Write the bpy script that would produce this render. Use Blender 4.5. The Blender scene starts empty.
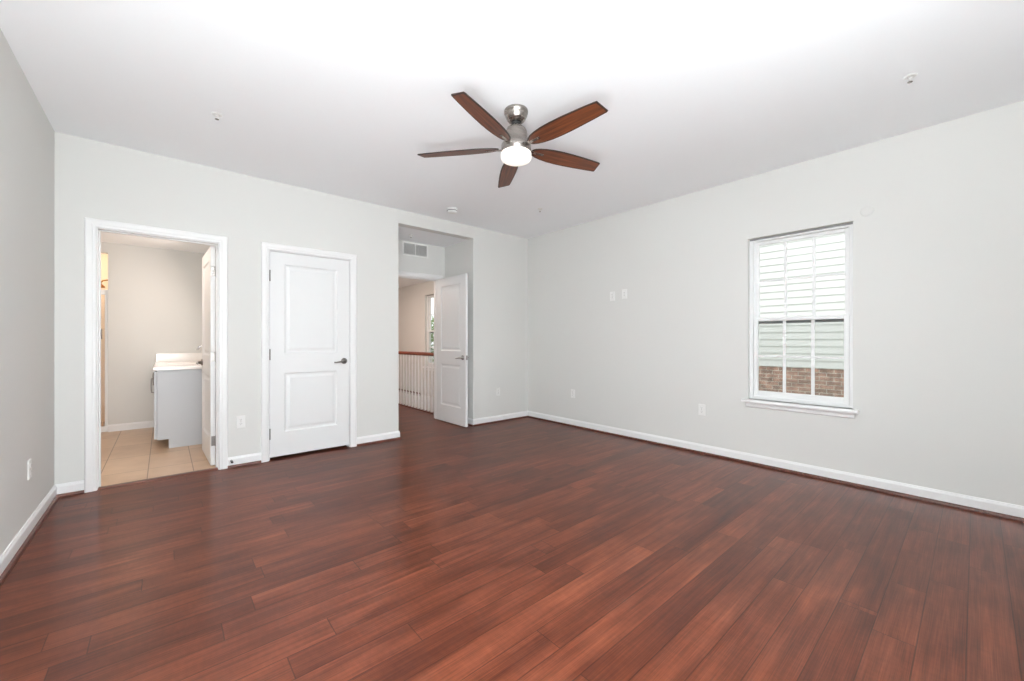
import bpy, math, random
from mathutils import Vector, Matrix
random.seed(7)
PI = math.pi
SC = bpy.context.scene
COL = SC.collection

# ------------------------------------------------------------------ camera
cam_d = bpy.data.cameras.new('camera')
cam = bpy.data.objects.new('camera', cam_d)
COL.objects.link(cam)
cam.location = (0.6215, -4.5217, 1.176)
cam.rotation_euler = (PI / 2, 0, -0.7138)
cam_d.sensor_width = 36.0
cam_d.lens = 401.6 / 1024 * 36
cam_d.clip_start = 0.02
SC.camera = cam

# ------------------------------------------------------------------ world, sun, daylight, exposure
SC.view_settings.view_transform = 'Standard'
SC.view_settings.look = 'None'
SC.view_settings.gamma = 1.0
SC.view_settings.use_curve_mapping = False
SC.view_settings.exposure = 0.1
SC.cycles.use_denoising = True
SC.cycles.max_bounces = 12
SC.cycles.diffuse_bounces = 8
SC.cycles.sample_clamp_indirect = 8.0

w = bpy.data.worlds.new('overcast_sky')
SC.world = w
w.use_nodes = True
bg = w.node_tree.nodes['Background']
bg.inputs[0].default_value = (0.93, 0.97, 1.0, 1)
bg.inputs[1].default_value = 1.45


def lamp(name, kind, loc, energy, color=(1, 1, 1), rot=(0, 0, 0), size=1.0, size_y=None, spread=None):
    d = bpy.data.lights.new(name, kind)
    d.energy = energy
    d.color = color
    if kind == 'AREA':
        d.shape = 'RECTANGLE'
        d.size = size
        d.size_y = size_y or size
        if spread:
            d.spread = spread
    elif kind == 'SUN':
        d.angle = size
    else:
        d.shadow_soft_size = size
    o = bpy.data.objects.new(name, d)
    o.location = loc
    o.rotation_euler = rot
    COL.objects.link(o)
    return o


# sun falls on the neighbouring house, high over this roof
lamp('sun', 'SUN', (0, 0, 8), 1.1, (1, 0.96, 0.9), (0, math.radians(-42), 0), 0.02)
# outdoor fill added behind the camera, shining through an invented window opening
DAY = (0.88, 0.95, 1.0)
lamp('daylight_fill', 'AREA', (1.55, -5.12, 1.25), 28, DAY, (PI / 2 + 0.45, 0, 0), 1.5, 1.3)
# fill lamps added as bounced flash: off the rear wall and off the ceiling
lamp('bounce_flash_fill', 'AREA', (0.75, -4.60, 1.75), 112, (0.92, 0.968, 1.0), (PI + 0.60, 0.0, 0.0), 0.7, 0.3)
lamp('bounce_flash_fill', 'AREA', (0.42, -4.47, 0.8), 70, (0.92, 0.968, 1.0), (PI - 0.75, 0.0, -0.70), 0.8, 0.8)
# warm vanity and hallway ceiling lamps out of view; fill lamps added without fixtures
lamp('bathroom_vanity_light', 'AREA', (1.08, 1.9, 2.05), 8.5, (1, 0.84, 0.74), (0, math.radians(66), 0), 0.5, 0.12, math.radians(160))
lamp('bathroom_fill', 'AREA', (0.35, 0.45, 2.41), 8, (1, 0.83, 0.72), size=0.35)  # added to light the bathroom from above
lamp('shower_fill', 'POINT', (-0.3, 3.2, 2.3), 8, (1, 0.88, 0.76), size=0.06)  # added to brighten the shower recess
lamp('hallway_ceiling_light', 'AREA', (3.2, 3.2, 2.41), 24, (1, 0.76, 0.64), size=0.4)
lamp('hallway_fill', 'POINT', (3.05, 2.35, 2.0), 13, (1, 0.82, 0.72), size=0.12)  # added to light the balusters, no sconce there

# ------------------------------------------------------------------ materials


def lin(c):
    return tuple(((x / 255) / 12.92 if x / 255 <= 0.04045 else ((x / 255 + 0.055) / 1.055) ** 2.4) for x in c)


def base(name):
    m = bpy.data.materials.new(name)
    m.use_nodes = True
    nt = m.node_tree
    return m, nt, nt.nodes['Principled BSDF']


def ND(nt, kind, **kw):
    n = nt.nodes.new(kind)
    for k, v in kw.items():
        setattr(n, k, v)
    return n


def mat(name, rgb, rough=0.5, metal=0.0, spec=0.5, bump=0.0, bscale=200.0, var=0.0, coat=0.0):
    """plain paint / metal with a fine procedural bump and slight tone variation"""
    m, nt, p = base(name)
    c = lin(rgb)
    p.inputs['Base Color'].default_value = (*c, 1)
    p.inputs['Roughness'].default_value = rough
    p.inputs['Metallic'].default_value = metal
    p.inputs['Specular IOR Level'].default_value = spec
    p.inputs['Coat Weight'].default_value = coat
    tc = ND(nt, 'ShaderNodeTexCoord')
    no = ND(nt, 'ShaderNodeTexNoise')
    no.inputs['Scale'].default_value = bscale
    no.inputs['Detail'].default_value = 3
    nt.links.new(tc.outputs['Object'], no.inputs['Vector'])
    if bump:
        b = ND(nt, 'ShaderNodeBump')
        b.inputs['Strength'].default_value = bump
        b.inputs['Distance'].default_value = 0.001
        nt.links.new(no.outputs['Fac'], b.inputs['Height'])
        nt.links.new(b.outputs['Normal'], p.inputs['Normal'])
    if var:
        n2 = ND(nt, 'ShaderNodeTexNoise')
        n2.inputs['Scale'].default_value = 3.0
        nt.links.new(tc.outputs['Object'], n2.inputs['Vector'])
        mx = ND(nt, 'ShaderNodeMix', data_type='RGBA')
        mx.inputs['A'].default_value = (*[x * (1 - var) for x in c], 1)
        mx.inputs['B'].default_value = (*[min(1, x * (1 + var)) for x in c], 1)
        nt.links.new(n2.outputs['Fac'], mx.inputs['Factor'])
        nt.links.new(mx.outputs['Result'], p.inputs['Base Color'])
    return m


def M_(nt, op, a, b=None, c=None):
    n = ND(nt, 'ShaderNodeMath', operation=op)
    for i, v in enumerate((a, b, c)):
        if v is None:
            continue
        if isinstance(v, (int, float)):
            n.inputs[i].default_value = v
        else:
            nt.links.new(v, n.inputs[i])
    return n.outputs[0]


def ramp(nt, fac, stops):
    r = ND(nt, 'ShaderNodeValToRGB')
    e = r.color_ramp.elements
    while len(e) > 1:
        e.remove(e[-1])
    e[0].position = stops[0][0]
    e[0].color = (*lin(stops[0][1]), 1)
    for pos, c in stops[1:]:
        k = e.new(pos)
        k.color = (*lin(c), 1)
    nt.links.new(fac, r.inputs[0])
    return r.outputs[0]


def hardwood():
    m, nt, p = base('hardwood_floor')
    L = nt.links
    geo = ND(nt, 'ShaderNodeNewGeometry')
    sep = ND(nt, 'ShaderNodeSeparateXYZ')
    L.new(geo.outputs['Position'], sep.inputs[0])
    X, Y = sep.outputs[0], sep.outputs[1]
    W = 0.127
    yr = M_(nt, 'DIVIDE', M_(nt, 'ADD', Y, 0.0541), W)
    row = M_(nt, 'FLOOR', yr)
    fy = M_(nt, 'FRACT', yr)
    wn = ND(nt, 'ShaderNodeTexWhiteNoise', noise_dimensions='1D')
    L.new(row, wn.inputs['W'])
    rs = ND(nt, 'ShaderNodeSeparateColor')
    L.new(wn.outputs['Color'], rs.inputs[0])
    ln = M_(nt, 'MULTIPLY_ADD', rs.outputs[0], 0.7, 1.3)
    xr = M_(nt, 'DIVIDE', M_(nt, 'ADD', M_(nt, 'MULTIPLY', rs.outputs[1], 7.0), X), ln)
    col = M_(nt, 'FLOOR', xr)
    fx = M_(nt, 'FRACT', xr)
    cv = ND(nt, 'ShaderNodeCombineXYZ')
    L.new(row, cv.inputs[0])
    L.new(col, cv.inputs[1])
    w2 = ND(nt, 'ShaderNodeTexWhiteNoise', noise_dimensions='2D')
    L.new(cv.outputs[0], w2.inputs['Vector'])
    split = M_(nt, 'MULTIPLY_ADD', w2.outputs['Value'], 1.3, 0.25)
    sub = M_(nt, 'GREATER_THAN', fx, split)
    cv2 = ND(nt, 'ShaderNodeCombineXYZ')
    L.new(row, cv2.inputs[0])
    L.new(col, cv2.inputs[1])
    L.new(sub, cv2.inputs[2])
    w3 = ND(nt, 'ShaderNodeTexWhiteNoise', noise_dimensions='3D')
    L.new(cv2.outputs[0], w3.inputs['Vector'])
    pid = w3.outputs['Value']
    # seams between boards
    dy = M_(nt, 'MULTIPLY', M_(nt, 'MINIMUM', fy, M_(nt, 'SUBTRACT', 1.0, fy)), W)
    dx = M_(nt, 'MULTIPLY', M_(nt, 'MINIMUM', M_(nt, 'MINIMUM', fx, M_(nt, 'SUBTRACT', 1.0, fx)),
                               M_(nt, 'ABSOLUTE', M_(nt, 'SUBTRACT', fx, split))), ln)
    d = M_(nt, 'MINIMUM', dy, dx)
    seam = ND(nt, 'ShaderNodeMapRange', interpolation_type='SMOOTHSTEP')
    seam.inputs[1].default_value = 0.0006
    seam.inputs[2].default_value = 0.0030
    L.new(d, seam.inputs[0])

    def noise(sx, sy, scale, detail, rough, dist=0.0):
        c = ND(nt, 'ShaderNodeCombineXYZ')
        L.new(M_(nt, 'MULTIPLY_ADD', pid, 31.0, M_(nt, 'MULTIPLY', X, sx)), c.inputs[0])
        L.new(M_(nt, 'MULTIPLY_ADD', pid, 17.0, M_(nt, 'MULTIPLY', Y, sy)), c.inputs[1])
        L.new(M_(nt, 'MULTIPLY', pid, 53.0), c.inputs[2])
        n = ND(nt, 'ShaderNodeTexNoise')
        n.inputs['Scale'].default_value = scale
        n.inputs['Detail'].default_value = detail
        n.inputs['Roughness'].default_value = rough
        n.inputs['Distortion'].default_value = dist
        L.new(c.outputs[0], n.inputs['Vector'])
        return n.outputs['Fac']
    g1 = noise(1.1, 34, 1.0, 3, 0.5, 0.35)      # broad figure along the board
    g2 = noise(5, 330, 1.0, 2, 0.5)            # fine fibres
    g3 = noise(60, 22, 1.0, 2, 0.5)            # short cross flecks
    g4 = noise(3.0, 9.0, 1.0, 2, 0.5, 0.4)     # cloudy stain
    v = M_(nt, 'MULTIPLY_ADD', pid, 0.15, 0.13)
    v = M_(nt, 'MULTIPLY_ADD', g1, 0.34, v)
    v = M_(nt, 'MULTIPLY_ADD', g2, 0.36, v)
    v = M_(nt, 'MULTIPLY_ADD', g3, 0.10, v)
    v = M_(nt, 'MULTIPLY_ADD', g4, 0.34, v)
    colr = ramp(nt, v, [(0.46, (38, 14, 9)), (0.62, (69, 30, 18)), (0.74, (90, 43, 26)), (0.86, (112, 58, 38)), (1.0, (138, 77, 52))])
    # dark knots, few of them
    vo = ND(nt, 'ShaderNodeTexVoronoi')
    vo.inputs['Scale'].default_value = 1.0
    c = ND(nt, 'ShaderNodeCombineXYZ')
    L.new(M_(nt, 'MULTIPLY_ADD', g4, 0.3, M_(nt, 'MULTIPLY', X, 0.9)), c.inputs[0])
    L.new(M_(nt, 'MULTIPLY_ADD', g1, 0.12, M_(nt, 'MULTIPLY', Y, 2.2)), c.inputs[1])
    L.new(c.outputs[0], vo.inputs['Vector'])
    kn = ND(nt, 'ShaderNodeMapRange', interpolation_type='SMOOTHSTEP')
    kn.inputs[1].default_value = 0.02
    kn.inputs[2].default_value = 0.09
    kn.inputs[3].default_value = 0.45
    kn.inputs[4].default_value = 1.0
    L.new(vo.outputs['Distance'], kn.inputs[0])
    f = M_(nt, 'MULTIPLY', kn.outputs[0], M_(nt, 'MULTIPLY_ADD', seam.outputs[0], 0.6, 0.4))
    mx = ND(nt, 'ShaderNodeMix', data_type='RGBA', blend_type='MULTIPLY')
    mx.inputs['Factor'].default_value = 1.0
    L.new(colr, mx.inputs['A'])
    cc = ND(nt, 'ShaderNodeCombineColor')
    for i in range(3):
        L.new(f, cc.inputs[i])
    L.new(cc.outputs[0], mx.inputs['B'])
    L.new(mx.outputs['Result'], p.inputs['Base Color'])
    g5 = noise(0.8, 14, 1.0, 2, 0.4)           # hand-scraped waves
    h = M_(nt, 'MULTIPLY_ADD', g5, 1.0, M_(nt, 'MULTIPLY', seam.outputs[0], 0.5))
    b = ND(nt, 'ShaderNodeBump')
    b.inputs['Strength'].default_value = 0.10
    b.inputs['Distance'].default_value = 0.002
    L.new(h, b.inputs['Height'])
    L.new(b.outputs['Normal'], p.inputs['Normal'])
    L.new(M_(nt, 'MULTIPLY_ADD', pid, 0.01, 0.279), p.inputs['Roughness'])
    p.inputs['IOR'].default_value = 1.47
    p.inputs['Specular IOR Level'].default_value = 0.42
    p.inputs['Anisotropic'].default_value = 0.9
    tv = ND(nt, 'ShaderNodeCombineXYZ')
    tv.inputs[1].default_value = 1.0          # fine grain along X scatters light across it
    L.new(tv.outputs[0], p.inputs['Tangent'])
    return m


def tile_floor():
    m, nt, p = base('beige_tile')
    L = nt.links
    geo = ND(nt, 'ShaderNodeNewGeometry')
    mp = ND(nt, 'ShaderNodeMapping')
    mp.inputs['Location'].default_value = (0.11, 0.2, 0)
    L.new(geo.outputs['Position'], mp.inputs[0])
    br = ND(nt, 'ShaderNodeTexBrick')
    br.offset = 0.0
    br.inputs['Scale'].default_value = 1.0
    br.inputs['Brick Width'].default_value = 0.311
    br.inputs['Row Height'].default_value = 0.62
    br.inputs['Mortar Size'].default_value = 0.004
    br.inputs['Mortar Smooth'].default_value = 0.3
    br.inputs['Color1'].default_value = (*lin((206, 178, 150)), 1)
    br.inputs['Color2'].default_value = (*lin((196, 167, 140)), 1)
    br.inputs['Mortar'].default_value = (*lin((140, 115, 92)), 1)
    L.new(mp.outputs[0], br.inputs['Vector'])
    no = ND(nt, 'ShaderNodeTexNoise')
    no.inputs['Scale'].default_value = 5.0
    no.inputs['Detail'].default_value = 5
    L.new(geo.outputs['Position'], no.inputs['Vector'])
    mx = ND(nt, 'ShaderNodeMix', data_type='RGBA', blend_type='MULTIPLY')
    mx.inputs['Factor'].default_value = 0.35
    L.new(br.outputs['Color'], mx.inputs['A'])
    L.new(ramp(nt, no.outputs['Fac'], [(0.3, (200, 190, 180)), (0.7, (255, 255, 255))]), mx.inputs['B'])
    L.new(mx.outputs['Result'], p.inputs['Base Color'])
    p.inputs['Roughness'].default_value = 0.35
    return m


def wood(name, dark, mid, light, axis=0, rough=0.4, s=1.0):
    m, nt, p = base(name)
    L = nt.links
    tc = ND(nt, 'ShaderNodeTexCoord')
    mp = ND(nt, 'ShaderNodeMapping')
    sc = [60 * s, 60 * s, 60 * s]
    sc[axis] = 3.5 * s
    mp.inputs['Scale'].default_value = sc
    L.new(tc.outputs['Object'], mp.inputs[0])
    no = ND(nt, 'ShaderNodeTexNoise')
    no.inputs['Scale'].default_value = 1.0
    no.inputs['Detail'].default_value = 5
    no.inputs['Distortion'].default_value = 0.7
    L.new(mp.outputs[0], no.inputs['Vector'])
    L.new(ramp(nt, no.outputs['Fac'], [(0.3, dark), (0.52, mid), (0.75, light)]), p.inputs['Base Color'])
    p.inputs['Roughness'].default_value = rough
    return m


def brushed(name, rgb, rough=0.3):
    m, nt, p = base(name)
    p.inputs['Base Color'].default_value = (*lin(rgb), 1)
    p.inputs['Metallic'].default_value = 1.0
    tc = ND(nt, 'ShaderNodeTexCoord')
    mp = ND(nt, 'ShaderNodeMapping')
    mp.inputs['Scale'].default_value = (6, 6, 700)
    no = ND(nt, 'ShaderNodeTexNoise')
    no.inputs['Scale'].default_value = 1.0
    nt.links.new(tc.outputs['Object'], mp.inputs[0])
    nt.links.new(mp.outputs[0], no.inputs['Vector'])
    nt.links.new(M_(nt, 'MULTIPLY_ADD', no.outputs['Fac'], 0.2, rough - 0.1), p.inputs['Roughness'])
    return m


def glass_mat():
    m, nt, p = base('window_glass')
    nt.nodes.remove(p)
    out = nt.nodes['Material Output']
    fr = ND(nt, 'ShaderNodeFresnel')
    ge = ND(nt, 'ShaderNodeNewGeometry')
    nt.links.new(M_(nt, 'MULTIPLY_ADD', ge.outputs['Backfacing'], 1 / 1.45 - 1.45, 1.45), fr.inputs[0])
    tr = ND(nt, 'ShaderNodeBsdfTransparent')
    tr.inputs[0].default_value = (0.97, 0.985, 0.98, 1)
    gl = ND(nt, 'ShaderNodeBsdfGlossy')
    gl.inputs['Roughness'].default_value = 0.02
    mx = ND(nt, 'ShaderNodeMixShader')
    nt.links.new(fr.outputs[0], mx.inputs[0])
    nt.links.new(tr.outputs[0], mx.inputs[1])
    nt.links.new(gl.outputs[0], mx.inputs[2])
    nt.links.new(mx.outputs[0], out.inputs[0])
    return m


def screen_mat():
    m, nt, p = base('insect_mesh')
    out = nt.nodes['Material Output']
    p.inputs['Base Color'].default_value = (*lin((112, 120, 114)), 1)
    p.inputs['Roughness'].default_value = 0.6
    tr = ND(nt, 'ShaderNodeBsdfTransparent')
    mx = ND(nt, 'ShaderNodeMixShader')
    mx.inputs[0].default_value = 0.30
    nt.links.new(tr.outputs[0], mx.inputs[1])
    nt.links.new(p.outputs[0], mx.inputs[2])
    nt.links.new(mx.outputs[0], out.inputs[0])
    return m


def brick_mat():
    m, nt, p = base('red_brick')
    L = nt.links
    tc = ND(nt, 'ShaderNodeTexCoord')
    sep = ND(nt, 'ShaderNodeSeparateXYZ')
    L.new(tc.outputs['Object'], sep.inputs[0])
    c = ND(nt, 'ShaderNodeCombineXYZ')
    L.new(sep.outputs[1], c.inputs[0])
    L.new(sep.outputs[2], c.inputs[1])
    br = ND(nt, 'ShaderNodeTexBrick')
    br.inputs['Scale'].default_value = 1.0
    br.inputs['Brick Width'].default_value = 0.21
    br.inputs['Row Height'].default_value = 0.072
    br.inputs['Mortar Size'].default_value = 0.006
    br.inputs['Color1'].default_value = (*lin((212, 166, 146)), 1)
    br.inputs['Color2'].default_value = (*lin((172, 138, 122)), 1)
    br.inputs['Mortar'].default_value = (*lin((226, 218, 206)), 1)
    L.new(c.outputs[0], br.inputs['Vector'])
    no = ND(nt, 'ShaderNodeTexNoise')
    no.inputs['Scale'].default_value = 9.0
    L.new(c.outputs[0], no.inputs['Vector'])
    mx = ND(nt, 'ShaderNodeMix', data_type='RGBA', blend_type='MULTIPLY')
    mx.inputs['Factor'].default_value = 0.6
    L.new(br.outputs['Color'], mx.inputs['A'])
    L.new(ramp(nt, no.outputs['Fac'], [(0.35, (130, 120, 115)), (0.65, (255, 250, 245))]), mx.inputs['B'])
    L.new(mx.outputs['Result'], p.inputs['Base Color'])
    p.inputs['Roughness'].default_value = 0.9
    return m


def emis(name, rgb, strength):
    m, nt, p = base(name)
    p.inputs['Base Color'].default_value = (0.9, 0.9, 0.88, 1)
    p.inputs['Roughness'].default_value = 0.25
    p.inputs['Emission Color'].default_value = (*lin(rgb), 1)
    p.inputs['Emission Strength'].default_value = strength
    return m


WALL = mat('wall_paint', (219, 219, 216), 0.85, spec=0.25, bump=0.12, bscale=350)
CEIL = mat('ceiling_paint', (247, 249, 251), 0.9, spec=0.2, bump=0.12, bscale=350)
TRIM = mat('trim_paint', (236, 236, 236), 0.35, bump=0.03, bscale=90)
DOOR = mat('door_paint', (230, 231, 231), 0.4, bump=0.05, bscale=160)
VINYL = mat('white_vinyl', (236, 237, 237), 0.35)
PLASTIC = mat('white_plastic', (233, 233, 231), 0.3)
RAILG = mat('grey_rail', (112, 114, 114), 0.6)
HEADSHADOW = mat('head_shadow_grey', (150, 150, 150), 0.6)
SLOT = mat('dark_slot', (70, 70, 70), 0.6)
HW = hardwood()
SHOE = wood('shoe_stain', (70, 38, 30), (96, 54, 43), (118, 72, 58), 0, 0.35)
TILE = tile_floor()
NICKEL = brushed('brushed_nickel', (160, 153, 147), 0.27)
DARKNI = brushed('satin_nickel', (150, 146, 142), 0.3)
BLACK = mat('dark_gap', (30, 29, 28), 0.6)
BLADE = wood('walnut_blade', (66, 34, 20), (106, 58, 34), (140, 82, 50), 0, 0.4)
BLADE_EDGE = mat('blade_edge_stain', (40, 24, 18), 0.5)
SHADE = emis('frosted_glass', (255, 244, 228), 0.5)
GLASS = glass_mat()
MESH = screen_mat()
BRICK = brick_mat()
SIDING = mat('white_siding', (232, 233, 230), 0.6, bump=0.1, bscale=30)
VANITY = mat('vanity_paint', (190, 193, 197), 0.45, bump=0.04)
MARBLE = mat('white_cultured_marble', (244, 240, 236), 0.15, var=0.02)
CHROME = mat('chrome', (200, 200, 202), 0.12, 1.0)
BRASS = mat('warm_bronze', (176, 132, 78), 0.3, 1.0)
SHOWER = mat('shower_tile_tan', (234, 214, 190), 0.35, var=0.06)
FROST = glass_mat()
RAIL = wood('stained_handrail', (92, 38, 20), (128, 58, 32), (150, 78, 46), 1, 0.35)
GRASS = mat('lawn', (96, 120, 66), 0.9, bump=0.4, bscale=40, var=0.25)
BARK = mat('bark', (92, 74, 58), 0.9, bump=0.5, bscale=20)
LEAF = mat('leaf_green', (120, 150, 84), 0.6, var=0.2)
ROOFM = mat('roof_shingle', (90, 88, 86), 0.9, bump=0.4, bscale=30)

# ------------------------------------------------------------------ mesh helpers


class MB:
    def __init__(s):
        s.v, s.f, s.sm, s.mi = [], [], [], []
        s.cur = 0

    def face(s, idx, smooth=False):
        s.f.append(tuple(idx))
        s.sm.append(smooth)
        s.mi.append(s.cur)

    def quad(s, a, b, c, d, smooth=False):
        n = len(s.v)
        s.v += [tuple(a), tuple(b), tuple(c), tuple(d)]
        s.face((n, n + 1, n + 2, n + 3), smooth)

    def box(s, x0, x1, y0, y1, z0, z1, b=0.0):
        """axis-aligned box with chamfered edges"""
        if x0 > x1: x0, x1 = x1, x0
        if y0 > y1: y0, y1 = y1, y0
        if z0 > z1: z0, z1 = z1, z0
        b = min(b, (x1 - x0) / 2.01, (y1 - y0) / 2.01, (z1 - z0) / 2.01)
        n = len(s.v)
        if b <= 0:
            s.v += [(x0, y0, z0), (x1, y0, z0), (x1, y1, z0), (x0, y1, z0), (x0, y0, z1), (x1, y0, z1), (x1, y1, z1), (x0, y1, z1)]
            for q in ((0, 3, 2, 1), (4, 5, 6, 7), (0, 1, 5, 4), (1, 2, 6, 5), (2, 3, 7, 6), (3, 0, 4, 7)):
                s.face([n + i for i in q])
            return
        lo, hi = (x0, y0, z0), (x1, y1, z1)
        idx = {}
        for sx in (0, 1):
            for sy in (0, 1):
                for sz in (0, 1):
                    sg = (sx, sy, sz)
                    for ax in range(3):
                        p = [0, 0, 0]
                        for k in range(3):
                            e = hi[k] if sg[k] else lo[k]
                            p[k] = e if k == ax else (e - b if sg[k] else e + b)
                        idx[(sg, ax)] = len(s.v)
                        s.v.append(tuple(p))

        def orient(fc, nrm):
            a, b_, c = (Vector(s.v[i]) for i in fc[:3])
            if (b_ - a).cross(c - a).dot(Vector(nrm)) < 0:
                fc = fc[::-1]
            s.face(fc)
        for ax in range(3):
            o1, o2 = [k for k in range(3) if k != ax]
            for sg in (0, 1):
                fc = []
                for (a, c) in ((0, 0), (1, 0), (1, 1), (0, 1)):
                    t = [0, 0, 0]
                    t[ax], t[o1], t[o2] = sg, a, c
                    fc.append(idx[(tuple(t), ax)])
                nr = [0, 0, 0]
                nr[ax] = 1 if sg else -1
                orient(fc, nr)
        for ax in range(3):
            o1, o2 = [k for k in range(3) if k != ax]
            for a in (0, 1):
                for c in (0, 1):
                    t0, t1 = [0, 0, 0], [0, 0, 0]
                    t1[ax] = 1
                    t0[o1] = t1[o1] = a
                    t0[o2] = t1[o2] = c
                    nr = [0, 0, 0]
                    nr[o1] = 1 if a else -1
                    nr[o2] = 1 if c else -1
                    orient([idx[(tuple(t0), o1)], idx[(tuple(t1), o1)], idx[(tuple(t1), o2)], idx[(tuple(t0), o2)]], nr)
        for sx in (0, 1):
            for sy in (0, 1):
                for sz in (0, 1):
                    sg = (sx, sy, sz)
                    orient([idx[(sg, 0)], idx[(sg, 1)], idx[(sg, 2)]], [1 if q else -1 for q in sg])

    def prism(s, prof, fn0, fn1, smooth=False):
        """extrude a closed 2-D profile between two placements fn(u, v) -> point"""
        n = len(s.v)
        k = len(prof)
        s.v += [tuple(fn0(*q)) for q in prof] + [tuple(fn1(*q)) for q in prof]
        for i in range(k):
            j = (i + 1) % k
            s.face((n + i, n + j, n + k + j, n + k + i), smooth)
        s.face([n + i for i in range(k)][::-1])
        s.face([n + k + i for i in range(k)])

    def lathe(s, prof, seg=32, c=(0, 0, 0), axis='z', cap=True):
        """revolve (r, h) pairs about an axis through c"""
        n = len(s.v)
        k = len(prof)
        for i in range(seg):
            a = 2 * PI * i / seg
            for (r, h) in prof:
                p = (r * math.cos(a), r * math.sin(a), h)
                if axis == 'y':
                    p = (p[0], p[2], p[1])
                elif axis == 'x':
                    p = (p[2], p[0], p[1])
                s.v.append((c[0] + p[0], c[1] + p[1], c[2] + p[2]))
        for i in range(seg):
            j = (i + 1) % seg
            for q in range(k - 1):
                s.face((n + i * k + q, n + j * k + q, n + j * k + q + 1, n + i * k + q + 1), True)
        if cap:
            for q in (0, k - 1):
                if prof[q][0] > 1e-5:
                    s.face([n + i * k + q for i in range(seg)])

    def tube(s, pts, r, seg=10):
        """round tube through points; r a number or one per point"""
        pts = [Vector(p) for p in pts]
        n = len(s.v)
        rr = r if isinstance(r, (list, tuple)) else [r] * len(pts)
        up = None
        for i, p in enumerate(pts):
            t = (pts[min(i + 1, len(pts) - 1)] - pts[max(i - 1, 0)]).normalized()
            if up is None:
                up = t.orthogonal().normalized()
            up = (up - t * up.dot(t)).normalized()
            sd = t.cross(up)
            for q in range(seg):
                a = 2 * PI * q / seg
                s.v.append(tuple(p + (up * math.cos(a) + sd * math.sin(a)) * rr[i]))
        for i in range(len(pts) - 1):
            for q in range(seg):
                u = (q + 1) % seg
                s.face((n + i * seg + q, n + i * seg + u, n + (i + 1) * seg + u, n + (i + 1) * seg + q), True)
        s.face([n + q for q in range(seg)][::-1])
        s.face([n + (len(pts) - 1) * seg + q for q in range(seg)])

    def solid(s, xs, ys, zs, fill):
        """cell solid: only faces between filled and empty cells"""
        g = {}

        def V(i, j, k):
            if (i, j, k) not in g:
                g[(i, j, k)] = len(s.v)
                s.v.append((xs[i], ys[j], zs[k]))
            return g[(i, j, k)]
        nx, ny, nz = len(xs) - 1, len(ys) - 1, len(zs) - 1

        def F(i, j, k):
            return 0 <= i < nx and 0 <= j < ny and 0 <= k < nz and fill((xs[i] + xs[i + 1]) / 2, (ys[j] + ys[j + 1]) / 2, (zs[k] + zs[k + 1]) / 2)
        for i in range(nx):
            for j in range(ny):
                for k in range(nz):
                    if not F(i, j, k):
                        continue
                    if not F(i - 1, j, k): s.face((V(i, j, k), V(i, j, k + 1), V(i, j + 1, k + 1), V(i, j + 1, k)))
                    if not F(i + 1, j, k): s.face((V(i + 1, j, k), V(i + 1, j + 1, k), V(i + 1, j + 1, k + 1), V(i + 1, j, k + 1)))
                    if not F(i, j - 1, k): s.face((V(i, j, k), V(i + 1, j, k), V(i + 1, j, k + 1), V(i, j, k + 1)))
                    if not F(i, j + 1, k): s.face((V(i, j + 1, k), V(i, j + 1, k + 1), V(i + 1, j + 1, k + 1), V(i + 1, j + 1, k)))
                    if not F(i, j, k - 1): s.face((V(i, j, k), V(i, j + 1, k), V(i + 1, j + 1, k), V(i + 1, j, k)))
                    if not F(i, j, k + 1): s.face((V(i, j, k + 1), V(i + 1, j, k + 1), V(i + 1, j + 1, k + 1), V(i, j + 1, k + 1)))

    def build(s, name, m, parent=None, xf=None):
        me = bpy.data.meshes.new(name)
        vs = s.v if xf is None else [tuple(xf @ Vector(p)) for p in s.v]
        me.from_pydata(vs, [], s.f)
        for p, sm, mi in zip(me.polygons, s.sm, s.mi):
            p.use_smooth = sm
            p.material_index = mi
        for mm in (m if isinstance(m, (list, tuple)) else [m]):
            me.materials.append(mm)
        me.validate()
        me.update()
        o = bpy.data.objects.new(name, me)
        COL.objects.link(o)
        if parent is not None:
            o.parent = parent
        return o


def tag(o, label=None, cat=None, group=None, kind=None):
    if label: o['label'] = label
    if cat: o['category'] = cat
    if group: o['group'] = group
    if kind: o['kind'] = kind
    return o


def empty(name, loc=(0, 0, 0), rz=0.0):
    o = bpy.data.objects.new(name, None)
    o.location = loc
    o.rotation_euler = (0, 0, rz)
    o.empty_display_size = 0.1
    COL.objects.link(o)
    return o


def copy_tree(o, parent=None):
    c = o.copy()
    COL.objects.link(c)
    if parent is not None:
        c.parent = parent
    for ch in list(o.children):
        copy_tree(ch, c)
    return c


def struct(mb, name, m, label, cat):
    return tag(mb.build(name, m), label, cat, kind='structure')


# ------------------------------------------------------------------ the place
W, H, D = 4.861, 2.743, -4.97           # bedroom: X 0..W, Y D..0, Z 0..H
T = 0.12
BX0, BX1, DH = 0.227, 0.992, 2.058      # bathroom doorway
CX0, CX1 = 1.400, 2.170                 # closet doorway
NX0, NX1, NH, NY = 2.741, 3.835, 2.582, 0.74   # entry alcove
EX0, EX1, EH = 2.935, 3.715, 2.078                 # entry doorway in the alcove
HC = 2.43                               # bathroom and hallway ceiling
WY0, WY1, WZ0, WZ1 = -3.868, -3.088, 0.615, 2.150   # bedroom window
HWY0, HWY1 = 2.45, 3.235                # hallway window

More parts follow.
